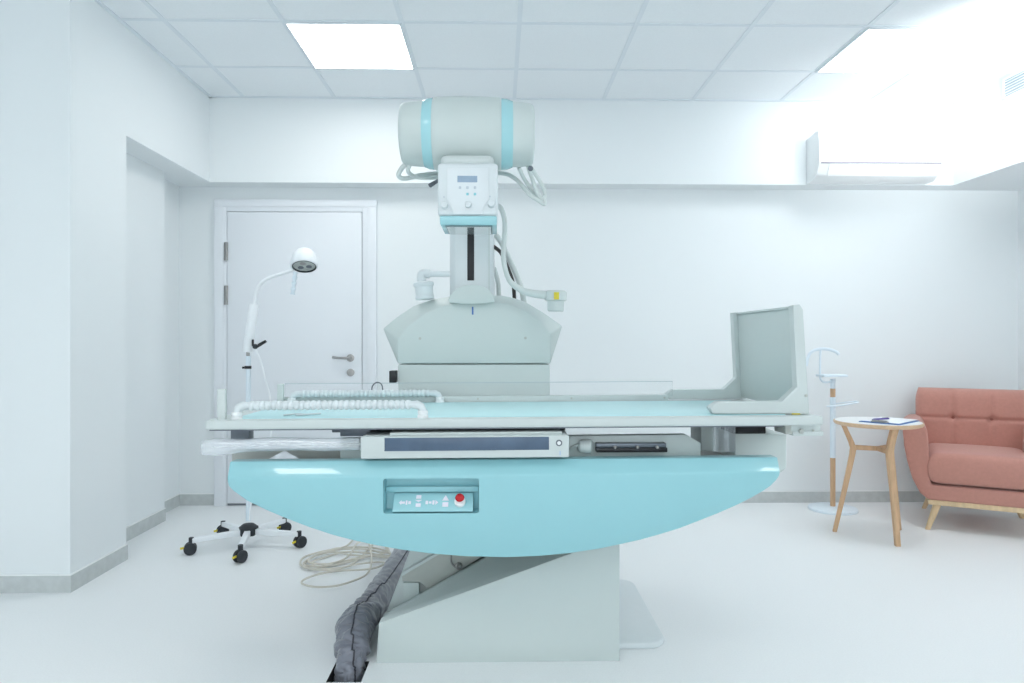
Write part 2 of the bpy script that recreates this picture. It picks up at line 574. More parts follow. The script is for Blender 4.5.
b = B()
bl, br = X(376.5, YP), X(619.5, YP)
a1, a2 = pp(379, 623.5, YP), pp(384, 621.5, YP)
a3 = pp(619.5, 535.5, YP)
y2, y3 = YP + .05, YP + .20
c2 = P(383, 616.5, y3)
c3 = P(527, 535.5, y3)
r1 = [Vector((bl, YP, 0)), Vector((a1.x, YP, a1.z)), Vector((a2.x, YP, a2.z)), Vector((a3.x, YP, a3.z)), Vector((br, YP, .60)), Vector((br, YP, 0))]
r1[4] = Vector((br, YP, a3.z + .002))
r2 = [Vector((p.x, y2, p.z)) for p in r1]
zt = .60
k = (c3.z - c2.z) / (c3.x - c2.x)
xt = c2.x + (zt - c2.z) / k
r3 = [Vector((bl + .01, y3, 0)), Vector((bl + .01, y3, c2.z - .004)), Vector((c2.x, y3, c2.z)), Vector((xt, y3, zt)), Vector((br, y3, zt)), Vector((br, y3, 0))]
r4 = [Vector((p.x, y3 + .03, p.z)) for p in r3]
b.loft([r1, r2, r3, r4], True, .004, 2, ang=20)
obj('pedestal', b, M_grey, mach)
b = B()
pl = [(-.443, 0), (-.438, .06), (-.346, .302), (-.30, .42), (br - .02, .60), (br - .02, 0)]
b.prism(pl, 'y', 2.705, 2.75, .003)
obj('rear_plate', b, M_lgrey, mach)
b = B()
yl = 2.674
poly = [P(u, v, yl) for u, v in ((401.5, 575), (432, 557.5), (520, 510), (520, 545), (428, 589), (421, 582.5), (402.5, 581.5))]
b.prism([(p.x, p.z) for p in poly], 'y', yl, yl + .03, .002)
lev = obj('lifting_lever', b, M_beige, mach)
b = B()
poly = [P(u, v, yl) for u, v in ((401.5, 573), (436, 553), (520, 508), (520, 511), (436, 556), (402, 576))]
b.prism([(p.x, p.z) for p in poly], 'y', yl - .004, yl + .03, .001)
obj('lever_edge', b, M_lgrey, lev)
b = B()
b.box(X(403, yl), X(419, yl), yl + .0, yl + .03, Z(400, 606, yl), Z(400, 583, yl), .002)
obj('lever_stop', b, M_grey, mach)
b = B()
q = P(459, 566, 2.668)
b.lathe([(.014, -.02), (.014, .0), (.010, .002), (.006, .018), (.0, .019)], q, (.3, -1, .1), 12)
b.tube(spline([q + Vector((-.03, .01, .05)), q + Vector((-.03, .0, .015)), q + Vector((-.012, .0, -.005)), q], 5), .004, 8)
obj('pivot_bolt', b, M_steel, mach)
b = B()
rr = .07
pts = []
bx0, bx1, by0, by1 = -.40, .622, 2.53, 3.22
for cx, cy, s0 in ((bx1 - rr, by0 + rr, -90), (bx1 - rr, by1 - rr, 0), (bx0 + rr, by1 - rr, 90), (bx0 + rr, by0 + rr, 180)):
    for i in range(7):
        a = math.radians(s0 + 15 * i)
        pts.append((cx + rr * math.cos(a), cy + rr * math.sin(a)))
b.prism(pts, 'z', 0, .022, .006, 3)
obj('floor_plate', b, mat('floor_plate_paint', (0.72, 0.77, 0.79), 0.4, noise_amt=0.01), mach)

# turquoise apron
yf = 2.27
low = [(227, 478), (227.3, 482), (228.5, 486), (233, 491), (246.4, 500.6), (266, 510.3), (286.8, 519), (309, 527.5), (332.5, 535.2), (352, 540.3),
       (373, 545), (400, 549.8), (430, 553.8), (465, 556.6), (506, 557.6), (540, 556.3), (570, 553.5), (600, 548.9), (619.5, 544.7), (640, 540.2), (658.6, 535), (679, 528.8),
       (697.7, 521.6), (718, 513.6), (736.7, 505.4), (751, 498.3), (764, 490.8), (771, 486), (776.8, 480), (779.5, 476), (780.5, 472)]
front = [P(u, v, yf) for u, v in low]
zl, zr_ = front[0].z, front[-1].z
ZCH = .046                      # rise of the sloping top


ring_f = list(front)
e0, e1 = front[-1], front[0]
mid = []
nseg = 10
topf = [e0.lerp(e1, i / nseg) for i in range(1, nseg)]
R0 = ring_f + topf              # front face
b = B()
tl0, tr0 = P(230, 461.5, yf + .034), P(777.3, 457, yf + .034)
def top_ring(dy, ins):
    out = [Vector((p.x, yf + dy, p.z)) for p in front]
    out[0] = Vector((tl0.x + ins, yf + dy, tl0.z))
    out[-1] = Vector((tr0.x - ins, yf + dy, tr0.z))
    return out + [out[-1].lerp(out[0], i / nseg) for i in range(1, nseg)]
R1 = top_ring(.031, 0)
R2 = top_ring(.085, 0)
b.loft([R0, R1, R2], True, .0045, 2, ang=25)
cutb = B()
rx0, rx1 = X(383, yf), X(479, yf)
rz0, rz1 = Z(430, 513.5, yf), Z(430, 478.5, yf)
cutb.box(rx0, rx1, yf - .05, yf + .06, rz0, rz1, .008, 2)
b.cut(cutb)
apron = obj('apron', b, M_cyan, mach, label='turquoise boat-shaped front panel', sharp=24)
# control recess fittings
b = B()
b.box(rx0 + .002, rx1 - .002, yf + .045, yf + .0595, Z(430, 495, yf), Z(430, 489.5, yf), .003)
obj('recess_ledge', b, M_cyan, apron)
b = B()
cx0, cx1 = X(392, yf), X(473, yf)
zc0, zc1 = Z(430, 512.2, yf), Z(430, 496.5, yf)
b.loft([[Vector((x, yf + .005, zc0)), Vector((x, yf + .058, zc0)), Vector((x, yf + .058, zc1)), Vector((x, yf + .05, zc1))] for x in (cx0, cx1)], True, .0015, 1)
cp = obj('control_plate', b, M_cyanL, apron)


def on_plate(u, v):
    f = (v - 496.5) / (512.2 - 496.5)
    return Vector((X(u, yf + .03), yf + .05 - .045 * f, zc1 + (zc0 - zc1) * f))


nrm = Vector((0, -(zc1 - zc0), -.045)).normalized()
nrm = Vector((0, -(zc1 - zc0), .045)).normalized()
ux, uy = Vector((1, 0, 0)), Vector((0, .045, zc1 - zc0)).normalized()


def plate_icon(b, c, polys):
    for poly in polys:
        b.loft([[c + ux * (x * .0014) + uy * (y * .00125) + nrm * h for x, y in poly] for h in (-.0004, .0012)])


def rect(x0, x1, y0, y1): return [(x0, y0), (x1, y0), (x1, y1), (x0, y1)]
icons = [(405, 504.5, [[(-14, 0), (-8, 7), (-8, -7)], rect(-8, 0, -3, 3), rect(2, 6, -6, 6), rect(8, 14, -4, 4)]),
         (418.5, 503.5, [rect(-6, 6, 8, 18), [(-8, 4), (8, 4), (0, -2)], rect(-6, 6, -16, -6)]),
         (432, 504.5, [rect(-15, -9, -5, 5), rect(-7, -1, -3, 3), rect(1, 6, -6, 6), [(8, 7), (15, 0), (8, -7)]]),
         (445.5, 503.5, [[(-8, 2), (8, 2), (0, 18)], rect(-7, 7, -16, -3)])]
for u, v, polys in icons:
    b = B()
    plate_icon(b, on_plate(u, v), polys)
    obj('control_icon', b, M_icon, cp)
q = on_plate(460, 504.5)
b = B()
b.lathe([(.0185, 0), (.0185, .010), (.015, .013), (.010, .0135)], q, nrm, 20)
sb = obj('stop_button', b, M_white, cp, label='white stop button with a red mushroom head')
b = B()
b.lathe([(.009, .012), (.009, .016), (.0145, .018), (.0155, .023), (.012, .030), (.006, .033), (0, .034)], q, Vector((0, -.55, .83)), 20)
obj('button_head', b, M_red, sb)

# frame behind the apron
b = B()
b.prism([(-.915, .682), (-.915, .655), (-.88, .62), (-.45, .62), (-.45, .682)], 'y', 2.40, 2.50, .005)
b.prism([(-.47, .690), (-.47, .62), (.84, .62), (.86, .64), (.86, .690)], 'y', 2.40, 2.83, .005)
b.prism([(p.x, p.z) for p in [P(u, v, 2.49) for u, v in ((232, 448.3), (365, 448.3), (365, 466), (300, 466), (300, 458.3), (284.5, 449.3), (267.5, 458.3), (267.5, 466), (232, 466))]], 'y', 2.49, 2.51)
b.box(-.30, br - .03, 2.64, 2.80, .42, .60, .004)
obj('table_frame', b.xf(tl), M_beige, mach)
b = B()
yb_ = 2.56
rb0, rb1 = X(735, yb_), X(787, yb_)
b.prism([(rb0, Z(760, 432.5, yb_)), (rb1, Z(787, 434.5, yb_)), (rb1, Z(787, 468, yb_)), (rb1 - .012, Z(787, 471, yb_)), (rb0, Z(760, 500, yb_))], 'y', yb_, yb_ + .24, .006)
obj('end_housing', b, M_grey, mach)
# bucky carriage with the rod
yc = 2.40
b = B()
b.prism([(X(340, yc), .692), (X(340, yc), .792), (X(686, yc), .802), (X(701, yc), .772), (X(701, yc), .692)], 'y', yc, yc + .035, .004)
car = obj('film_carriage', b, M_grey, mach)
b = B()
y_ = 2.375
z0, z1 = Z(630, 452, y_), Z(630, 447.5, y_)
b.box(X(596, y_), X(667, y_), y_ - .01, yc + .003, z0, z1, .003)
rod = obj('clamp_bar', b, M_black, car, label='black clamp bar')
b = B()
z2 = Z(630, 443, y_)
b.box(X(596, y_), X(666, y_), y_ - .006, yc + .003, z1, z2, .003)
obj('clamp_bar_top', b, M_rail, rod)
for u in (615, 637.5, 657):
    b = B()
    b.lathe([(.0058, 0), (.0058, .005), (.004, .007), (0, .0075)], P(u, 447, y_ - .0095), (0, -1, 0), 12)
    obj('screw', b, M_steel, rod)
b = B()
q = P(588.5, 446.5, y_)
b.lathe([(.014, -.03), (.023, -.022), (.026, 0), (.024, .014), (.016, .018), (.0, .019)], (q.x - .004, y_ + .002, q.z), (1, -.25, 0), 20)
b.tube(spline([(q.x - .02, y_ + .005, q.z + .01), (q.x - .045, y_ + .012, q.z), (q.x - .06, y_ + .02, q.z - .012)], 5), .005, 8)
obj('clamp_knob', b, M_lgrey, car)

# cassette drawer
yd = 2.265
b = B()
dx0, dx1 = X(360.5, yd), X(569, yd)
dz0, dz1 = Z(465, 458, yd), Z(465, 436, yd)
b.box(dx0, dx1, yd, yc + .02, dz0, dz1, .004)
b.box(dx0 + .09, dx1 - .02, yd + .03, yc + .02, dz1, dz1 + .008, .002)
drw = obj('cassette_drawer', b.xf(tl), M_lgrey, mach)
b = B()
b.box(X(384.5, yd), X(549, yd), yd - .0015, yd + .01, Z(465, 450.3, yd), Z(465, 437.2, yd), .001)
b.box(X(384.5, yd), X(496, yd), yd - .0022, yd + .01, Z(465, 450.3, yd), Z(465, 448.8, yd))
obj('drawer_window', b.xf(tl), M_navy, drw, label='smoked blue drawer window')
q = P(559, 443.2, yd)
b = B()
b.lathe([(.0105, -.002), (.0105, .002), (.0075, .002), (.0075, .0012)], (q.x, yd, q.z), (0, -1, 0), 20)
obj('button_ring', b.xf(tl), M_rail, drw)
b = B()
b.lathe([(.0062, -.002), (.0062, .0035), (0, .004)], (q.x, yd, q.z), (0, -1, 0), 16)
obj('drawer_button', b.xf(tl), M_white, drw)
b = B()
q = P(560, 453, yd)
b.box(q.x - .0012, q.x + .0012, yd - .001, yd + .004, q.z - .008, q.z + .006)
obj('drawer_mark', b.xf(tl), mat('pale_blue_print', (.35, .5, .75), .5), drw)
# guides between carriage and top
b = B()
b.box(X(335, 2.55), X(564, 2.55), 2.50, 2.62, .802, .836, .003)
obj('guide_rail', b.xf(tl), M_rail, mach)
for (u0, u1, v) in ((392, 448, 432.8), (482, 535, 432), (447, 472, 433.2)):
    b = B()
    y_ = 2.47
    p0, p1 = P(u0, v, y_), P(u1, v, y_)
    b.tube([p0, p1], .0045, 8)
    b.box(p0.x, p0.x + .012, y_ - .004, y_ + .04, p0.z - .004, p0.z + .02)
    b.box(p1.x - .012, p1.x, y_ - .004, y_ + .04, p0.z - .004, p0.z + .02)
    obj('guide_rod', b.xf(tl), M_lgrey, mach)
for (u0, u1, v0, v1, m, y_) in ((230.5, 249, 432, 439.5, M_rail, 2.50), (733, 766, 424, 435, M_dark, 2.50), (701, 715, 424, 452, M_grey, 2.55),
                                (340, 371, 430, 435.5, M_rail, 2.40), (480, 492, 424, 433, M_lgrey, 2.40)):
    b = B()
    b.box(X(u0, y_), X(u1, y_), y_, y_ + (.05 if u0 < 300 else .14), Z((u0 + u1) / 2, v1, y_), .842, .003)
    obj('support_block', b.xf(tl), m, mach)
# right end clamp under the top
y_ = 2.335
b = B()
b.box(X(793, y_), X(823.5, y_), y_, y_ + .10, Z(808, 436, y_), Z(808, 431, y_), .002)
b.box(X(792, y_), X(821, y_), y_ + .003, y_ + .10, Z(808, 431.5, y_), Z(808, 425, y_), .002)
ec = obj('end_clamp', b, M_lgrey, mach)
b = B()
b.box(X(786, y_), X(794, y_), y_ + .005, y_ + .1, Z(790, 434.5, y_), Z(790, 425, y_), .002)
obj('clamp_block', b, M_beige, ec)
b = B()
b.lathe([(.0085, 0), (.0085, .006), (.005, .008), (0, .008)], P(801, 431.2, y_), (0, -1, 0), 16)
obj('clamp_knob', b, M_beige, ec)
b = B()
b.lathe([(.004, 0), (.004, .004), (0, .005)], P(813, 430.5, y_), (0, -1, 0), 12)
obj('clamp_screw', b, M_beige, ec)

# clear plastic sleeves over the tray arms
b = B()
path, rad = [], []
for i in range(41):
    f = i / 40
    u = 204 + f * 156
    g = min(1, f / .32)
    path.append(P(u, 447.5 - 2.6 * g - .8 * f + .4 * math.sin(f * 9), 2.335))
    r = .0305 - .0075 * g * g * (3 - 2 * g) - .002 * f + .0008 * math.sin(f * 17)
    if f < .08:
        r *= .80 + 2.5 * f
    rad.append(r)
b.tube(path, rad, 18, False)
for v in b.bm.verts:
    v.co += Vector((0, 1, 1)) * .0022 * noise.noise(Vector((v.co.x * 9, v.co.y * 50, v.co.z * 50)))
obj('plastic_sleeve', b, M_film, mach, label='clear plastic film sleeve')
b = B()
rings = []
y_ = 2.46
for (u, w) in ((713, 0), (718, .012), (724, -.006), (729, .01), (735.5, 0)):
    p0, p1 = P(u, 426.5, y_ + w), P(u, 452, y_ + w)
    rings.append([p0, p1, p1 + Vector((0, .0015, 0)), p0 + Vector((0, .0015, 0))])
b.loft(rings)
obj('plastic_flap', b, M_film2, mach, label='clear plastic film flap')

# table top
TX0, TX1, TY0, TY1 = X(205, 2.30), X(823.7, 2.30), 2.30, 2.995
ZT = Z(505, 418.5, 2.30)
b = B()
b.box(TX0, TX1, TY0, TY1, ZT - .031, ZT, .006, 3)
top = obj('tabletop', b.xf(tl), M_lgrey, mach)
b = B()
b.box(TX0 + .08, TX1 - .11, TY0 + .045, TY1 - .09, ZT - .004, ZT + .0025, .001)
obj('table_mat', b.xf(tl), M_mat_, top, label='pale turquoise table mat')
b = B()
b.box(TX0 + .012, TX1 - .13, TY0 + .006, TY1 - .03, ZT - .0345, ZT - .03)
obj('under_tray', b.xf(tl), M_rail, top)
b = B()
b.box(X(283, 2.95), X(667, 2.95), 2.925, 2.955, ZT - .002, ZT + .026, .003)
rr_ = obj('side_rail', b.xf(tl), M_lgrey, mach)
for u in (478, 571.5, 664.5):
    b = B()
    b.lathe([(.004, 0), (.004, .003), (0, .0035)], (X(u, 2.925), 2.925, ZT + .014), (0, -1, 0), 12)
    obj('screw', b.xf(tl), M_beige, rr_)
b = B()
b.box(X(286, 2.95), X(672, 2.95), 2.937, 2.942, ZT + .02, ZT + .082, .0008, 1)
obj('side_shield', b.xf(tl), M_acryl, mach, label='clear acrylic side shield')
b = B()
b.box(X(286, 2.95), X(672, 2.95), 2.9365, 2.9425, ZT + .0805, ZT + .0832)
obj('shield_edge', b.xf(tl), mat('acrylic_edge', (.45, .53, .56), .3), mach)
for (u0, u1, y_, h) in ((217, 225.5, 2.318, .102), (277, 283.5, 2.90, .083)):
    b = B()
    b.box(X(u0, y_), X(u1, y_), y_, y_ + .018, ZT - .004, ZT + h, .004, 3)
    obj('end_post', b.xf(tl), M_lgrey if y_ < 2.5 else M_grey, mach)
# ribbed hand bars
for (u0, u1, y_) in ((237, 423, 2.345), (292, 440, 2.905)):
    x0, x1 = X(u0, y_), X(u1, y_)
    zb = ZT + (.044 if y_ < 2.5 else .041)
    kr = 1.16 if y_ < 2.5 else 1.08
    path = [(x0, y_, ZT + .012), (x0, y_, zb - .022), (x0 + .007, y_, zb - .007), (x0 + .022, y_, zb)]
    rad = [.0115, .0115, .0125, .0128]
    n = 29
    xa, xb = x0 + .04, x1 - .04
    for i in range(n * 8 + 1):
        f = i / (n * 8)
        path.append((xa + (xb - xa) * f, y_, zb))
        rad.append(.0098 + .0044 * abs(math.sin(PI * n * f)) ** .7)
    path += [(x1 - .022, y_, zb), (x1 - .007, y_, zb - .007), (x1, y_, zb - .022), (x1, y_, ZT + .012)]
    rad += [.0128, .0125, .0115, .0115]
    b = B()
    b.tube(path, [r * kr for r in rad], 14)
    hb = obj('hand_bar', b.xf(tl), M_mwhite, mach, sharp=60)
    for x in (x0, x1):
        b = B()
        b.lathe([(.0185, -.002), (.0185, .008), (.0155, .010), (.0155, .012), (.0175, .013), (.0175, .021), (.0150, .024)], (x, y_, ZT), (0, 0, 1), 18)
        b.box(x - .0025, x + .0025, y_ - .0185, y_ - .010, ZT + .013, ZT + .018)
        obj('bar_foot', b.xf(tl), M_white, hb)
# hand strap on the mat
b = B()
pts = spline([P(284, 413.5, 2.4), P(295, 412, 2.43), P(308, 413.3, 2.42), P(320, 411, 2.45), P(296, 415, 2.39)], 8)
b.tube([Vector((p.x, p.y, ZT + .006)) for p in pts], .0045, 8, flat=.6)
obj('strap', b.xf(tl), mat('strap_grey', (.62, .68, .70), .5), mach)

# tower
ys0, ys1, ys2 = 3.02, 3.09, 3.38
out_top = [(383, 328.6), (397, 317), (413.5, 306), (431, 300), (449, 296.4), (475, 294.5), (501.8, 295.6), (514, 298), (525.5, 302), (544, 313), (562.4, 326)]
in_top = [(397.7, 339), (408, 326), (424, 314), (436, 308.5), (449, 304.5), (475, 302), (500, 303), (512, 305), (525, 310.5), (539, 320), (550.5, 334)]
b = B()
fr = [P(397.7, 363.6, ys0)] + [P(u, v, ys0) for u, v in in_top] + [P(550.5, 363.2, ys0)]
ot = [P(397.7, 364, ys1)] + [P(u, v, ys1) for u, v in out_top] + [P(550.5, 363.3, ys1)]
zz = fr[0].z
for r in (fr, ot):
    r[0].z = r[-1].z = zz
b.loft([fr, ot, [Vector((p.x, ys2, p.z)) for p in ot]], True, .006, 2, ang=18)
sh = obj('tower_shoulder', b, M_grey, mach, sharp=25)
for u, v in ((420, 338.5), (525.5, 338)):
    b = B()
    b.lathe([(.006, -.001), (.006, .002), (0, .0025)], P(u, v, ys0), (0, -1, 0), 12)
    obj('screw', b, M_beige, sh)
b = B()
q = P(472.7, 310.5, ys0)
b.box(q.x - .0035, q.x + .0035, ys0 - .003, ys0 + .002, q.z - .018, q.z + .016)
obj('blue_tag', b, M_blue, sh)
b = B()
b.box(X(398, ys0), X(550, ys0), ys0 + .004, ys2 - .01, .60, zz - .004, .006)
obj('tower_base', b, M_grey, mach)
b = B()
q0, q1 = P(388.5, 383, 2.985), P(396, 371, 2.985)
b.box(q0.x, q1.x - .003, 3.00, 3.06, q0.z, q1.z, .003)
obj('limit_switch', b, M_black, mach, label='small black switch box')
b = B()
b.tube(spline([P(371.5, 393, 2.93), P(372.5, 386, 2.93), P(377, 382.3, 2.93), P(381.5, 384.5, 2.93), P(383, 391, 2.93)], 6), .0025, 8)
obj('wire_hook', b, M_rail, mach)
# column
yk = 3.13
b = B()
kx0, kx1 = X(449.5, yk), X(494.5, yk)
pts = [(kx0, yk + .16), (kx0, yk + .025), (kx0 + .025, yk), (kx1 - .028, yk), (kx1 - .004, yk + .03), (kx1, yk + .16)]
b.prism(pts, 'z', zz + .05, 1.83, .004)
colm = obj('column', b, M_mwhite, mach)
b = B()
b.box(X(467.3, yk), X(474.2, yk), yk - .002, yk + .01, Z(471, 280.5, yk), 1.78, .002)
obj('column_slot', b, M_black, colm)
b = B()
b.box(X(488.5, yk), X(489.6, yk), yk - .001, yk + .01, Z(471, 298, yk), 1.8)
obj('column_seam', b, M_grey, colm)
b = B()
c0 = P(471.7, 301, 2.985)
aw, ah = (X(494.6, 2.985) - X(448.6, 2.985)) / 2, Z(471, 284.5, 2.985) - c0.z
pts = [(c0.x + aw * math.cos(a), c0.z + ah * math.sin(a)) for a in [PI * i / 18 for i in range(19)]]
pts += [(c0.x - aw * .96, c0.z - .006), (c0.x - aw * .5, c0.z - .011), (c0.x, c0.z - .013), (c0.x + aw * .5, c0.z - .011), (c0.x + aw * .96, c0.z - .006)]
b.prism(pts, 'y', 2.985, yk + .02, .008, 3)
obj('column_cowl', b, M_grey, mach)
# arm to the tube
ax, az = X(468, 2.57), Z(468, 134.6, 2.57)
b = B()
b.box(ax - .075, ax + .075, 2.62, yk + .1, az - .09, az + .075, .02, 3)
obj('tube_arm', b, M_lgrey, mach)
# tube housing
yt = 2.57
xL, xR = X(399.5, 2.52), X(534.5, 2.52)
xm0, xm1 = X(430.8, 2.445), X(501.5, 2.445)
xb0, xb1 = X(420.5, 2.445), X(513.2, 2.445)
Rm, Rc = .1305, .117
b = B()
prof = [(Rm - .004, xm0), (Rm, xm0 + .006)] + [(Rm + .003 * math.sin(PI * f / 10), xm0 + .006 + (xm1 - xm0 - .012) * f / 10) for f in range(1, 10)] + [(Rm, xm1 - .006), (Rm - .004, xm1)]
b.lathe(prof, (0, yt, az), (1, 0, 0), 56)
hs = obj('tube_housing', b, M_grey, mach)
for (xa, xb, s) in ((xb0, xm0, 1), (xm1, xb1, -1)):
    b = B()
    lo, hi = (Rc + .001, Rm - .003) if s > 0 else (Rm - .003, Rc + .001)
    b.lathe([(lo, xa), ((lo + hi) / 2 + .003, (xa + xb) / 2), (hi, xb)], (0, yt, az), (1, 0, 0), 56)
    obj('accent_band', b, M_cyanL, hs, label='light turquoise band')
for (x_in, x_out) in ((xb0, xL), (xb1, xR)):
    b = B()
    d = x_out - x_in
    prof = [(Rc, x_in), (Rc - .002, x_in + d * .4), (Rc - .006, x_in + d * .80), (Rc - .009, x_in + d * .90), (Rc - .015, x_in + d * .97), (Rc - .026, x_out), (0, x_out)]
    b.lathe(prof, (0, yt, az), (1, 0, 0), 56)
    obj('end_cap', b, M_grey, hs)
# collimator
yq = 2.42
qx0, qx1 = X(437.5, yq), X(498, yq)
qz1, qzr, qz0 = Z(468, 162.5, yq), Z(468, 216, yq), Z(468, 224.5, yq)
b = B()
b.box(X(440, yq), X(494, yq), yq + .015, 2.62, qz1 - .01, Z(468, 153, yq), .02, 4)
obj('swivel_mount', b, M_lgrey, mach)
b = B()
b.box(qx0, qx1, yq, 2.64, qzr, qz1, .014, 4)
cl = obj('collimator', b, M_mwhite, mach)
b = B()
poly = [P(u, v, yq) for u, v in ((447, 168), (489, 168), (489, 199), (483.5, 208), (482, 214.5), (453.5, 214.5), (452, 208), (447, 199))]
b.prism([(p.x, p.z) for p in poly], 'y', yq - .004, yq + .004, .0025, 2)
obj('control_face', b, mat('control_face_white', (0.74, 0.785, 0.81), 0.35, noise_amt=0.005), cl)
b = B()
q0, q1 = P(457.5, 182.5, yq), P(477.3, 176.2, yq)
b.box(q0.x, q1.x, yq - .0055, yq, q0.z, q1.z, .0006, 1)
obj('display', b, M_lcd, cl, label='grey-blue display')
for (u, v, m) in ((460, 187.7, M_btng), (467.5, 187.7, M_btng), (475, 187.7, M_btng), (467.5, 194.3, M_btn), (475, 194.3, M_btn)):
    q = P(u, v, yq)
    b = B()
    b.box(q.x - .0042, q.x + .0042, yq - .0055, yq, q.z - .0045, q.z + .0045, .001, 1)
    obj('button', b, m, cl)
for (u, v, r, d) in ((468.3, 205, .0115, .020), (444.5, 206, .0125, .026), (491.5, 204.5, .0125, .026)):
    q = P(u, v, yq)
    b = B()
    b.lathe([(r * 1.05, -.004), (r * 1.05, .004), (r, .006), (r, d - .003), (r * .85, d), (0, d)], (q.x, yq, q.z), (0, -1, 0), 22)
    b.box(q.x - .0018, q.x + .0018, yq - d - .002, yq - d + .002, q.z - r * .7, q.z + r * .7, .0005, 1)
    obj('knob', b, M_mwhite, cl)
for u, v in ((444, 197), (490, 196.5)):
    q = P(u, v, yq)
    b = B()
    b.lathe([(.003, -.001), (.003, .0015), (0, .002)], (q.x, yq, q.z), (0, -1, 0), 10)
    obj('indicator_dot', b, M_btng, cl)
b = B()
b.prism([(yq - .002, qzr), (yq - .004, qzr - .012), (yq + .008, qz0), (2.64, qz0), (2.65, qzr)], 'x', qx0 + .008, qx1 - .004, .004, 2)
rim = obj('collimator_rim', b, M_cyanL, cl, label='light turquoise rim')
b = B()
b.box(qx0 + .026, qx1 - .020, yq + .018, 2.615, qz0 - .004, qz0 + .002)
obj('window_frame', b, mat('slate_edge', (.16, .24, .26), .5), rim)
b = B()
b.box(qx0 + .031, qx1 - .025, yq + .024, 2.61, qz0 - .006, qz0 - .002)
obj('light_window', b, M_plexi, rim)

# swing-out holder on the left and right
yv = 3.08
b = B()
b.tube([P(450, 274, yv), P(424, 274, yv)], .013, 12)
hl = obj('side_arm', b, M_mwhite, mach)
b = B()
b.tube(spline([P(430, 274, yv), P(423, 273.5, yv), P(421.5, 277, yv), P(422, 283, yv)], 5), .020, 14)
obj('knuckle', b, M_mwhite, hl)
b = B()
q = P(423.5, 282, yv)
b.lathe([(.030, -.002), (.044, .003), (.046, .012), (.043, .020), (.040, .022), (.039, .058), (.042, .062), (.042, .074), (.038, .078), (0, .078)], q, (.09, 0, -1), 26)
obj('cup', b, M_mwhite, hl)
b = B()
yv2 = 2.95
pth = spline([P(496, 205, yv2), P(501.5, 209.5, yv2), P(505, 224.6, yv2), P(503.5, 257, yv2), P(508.7, 279, yv2), P(520, 289.3, yv2), P(533, 293.5, yv2), P(551, 295.5, yv2)], 8)
n = len(pth)
b.tube(pth, [.011 + .008 * max(0, (i / (n - 1) - .55) / .45) for i in range(n)], 14)
ha = obj('curved_arm', b, M_hose, mach)
b = B()
q = P(556, 291, yv2)
b.lathe([(.040, -.001), (.046, .006), (.046, .040), (.036, .044), (.035, .083), (.031, .087), (0, .087)], q, (-.02, 0, -1), 26)
obj('socket', b, M_hose, ha)
b = B()
q0, q1 = P(554, 299.5, yv2 - .047), P(559, 292.2, yv2 - .047)
b.box(q0.x, q1.x, yv2 - .049, yv2 - .02, q0.z, q1.z, .0005, 1)
obj('sticker', b, M_yellow, ha, label='yellow sticker')


def cable(name, pts, r, m, n=8):
    b = B()
    b.tube(spline(pts, 8), r, n)
    return obj(name, b, m, mach)


cable('tube_cable', [P(408, 162, 2.60), P(402, 168, 2.62), P(398.5, 175, 2.64), P(404, 178.5, 2.66), P(420, 175.5, 2.7), P(440, 173, 2.75)], .009, M_hose, 10)
cable('tube_cable', [P(410, 164, 2.60), P(408, 171, 2.62), P(415, 176.5, 2.66), P(430, 178, 2.7), P(445, 176, 2.76)], .008, M_hose, 10)
b = B()
b.tube([P(438, 180.5, 2.62), P(429.8, 185.6, 2.60)], [.007, .0085], 10)
obj('plug', b, M_rail, mach)
cable('tube_cable', [P(498, 173, 2.72), P(509, 175, 2.68), P(519, 182, 2.66), P(530, 195, 2.66), P(538, 200, 2.66), P(544.5, 204, 2.66), P(543, 196, 2.66)], .008, M_hose, 10)
cable('tube_cable', [P(528, 166, 2.60), P(532, 178, 2.63), P(537, 192, 2.65), P(542, 199, 2.66), P(545, 194, 2.66), P(541, 183, 2.64), P(534, 172, 2.62), P(529, 165, 2.60)], .008, M_hose, 10)
cable('tube_cable', [P(519, 168, 2.60), P(525, 180, 2.65), P(533, 192, 2.68), P(539, 201, 2.68)], .0075, M_hose, 10)
b = B()
b.ball(P(530.5, 168.5, 2.47), .010, 12)
obj('cable_clip', b, M_rail, mach)
cable('column_hose', [P(494, 232, 3.28), P(502, 244, 3.25), P(512, 265, 3.2), P(521, 287, 3.2), P(524, 303, 3.22)], .013, M_hose, 10)
cable('column_hose', [P(494, 268, 3.3), P(498, 282, 3.28), P(499, 298, 3.28)], .011, M_hose, 10)
cable('column_cable', [P(493, 246, 3.22), P(501, 253, 3.2), P(508, 268, 3.17), P(513, 283, 3.18), P(514.5, 300, 3.2)], .0085, M_dkcable, 10)

# ------------------------------------------------------------------ footrest on the table end
yn0, yn1, yfr0, yfr1 = 2.345, 2.385, 2.95, 2.99
fr_ = thing('footrest', 'upright grey footrest board with bracket arms standing on the right end of the table', 'footrest', (.95, 2.64, ZT + .004))
zb_ = ZT + .0045
shape = [(709.5, 409), (717.5, 403.2), (782, 402.6), (797, 388.5), (793, 306.5), (800, 305.5), (803.2, 311), (806.5, 367), (809.5, 412.5)]
pts = [P(u, v, yn0) for u, v in shape]
poly = [(p.x, p.z) for p in pts]
poly[-1] = (poly[-1][0], zb_)
poly.append((X(713, yn0), zb_))
dz = [(x, max(z, zb_)) for x, z in poly]
for (a, c) in ((yn0, yn1), (yfr0, yfr1)):
    b = B()
    b.prism(dz, 'y', a, c, .003, 2)
    br_ = obj('bracket', b.xf(lambda q: Vector((q.x, q.y, q.z + .0049 * .9))), M_lgrey, fr_, sharp=20)
b = B()
xb0_, xb1_ = poly[3][0] + .018, poly[4][0] + .016
zb1 = poly[4][1]
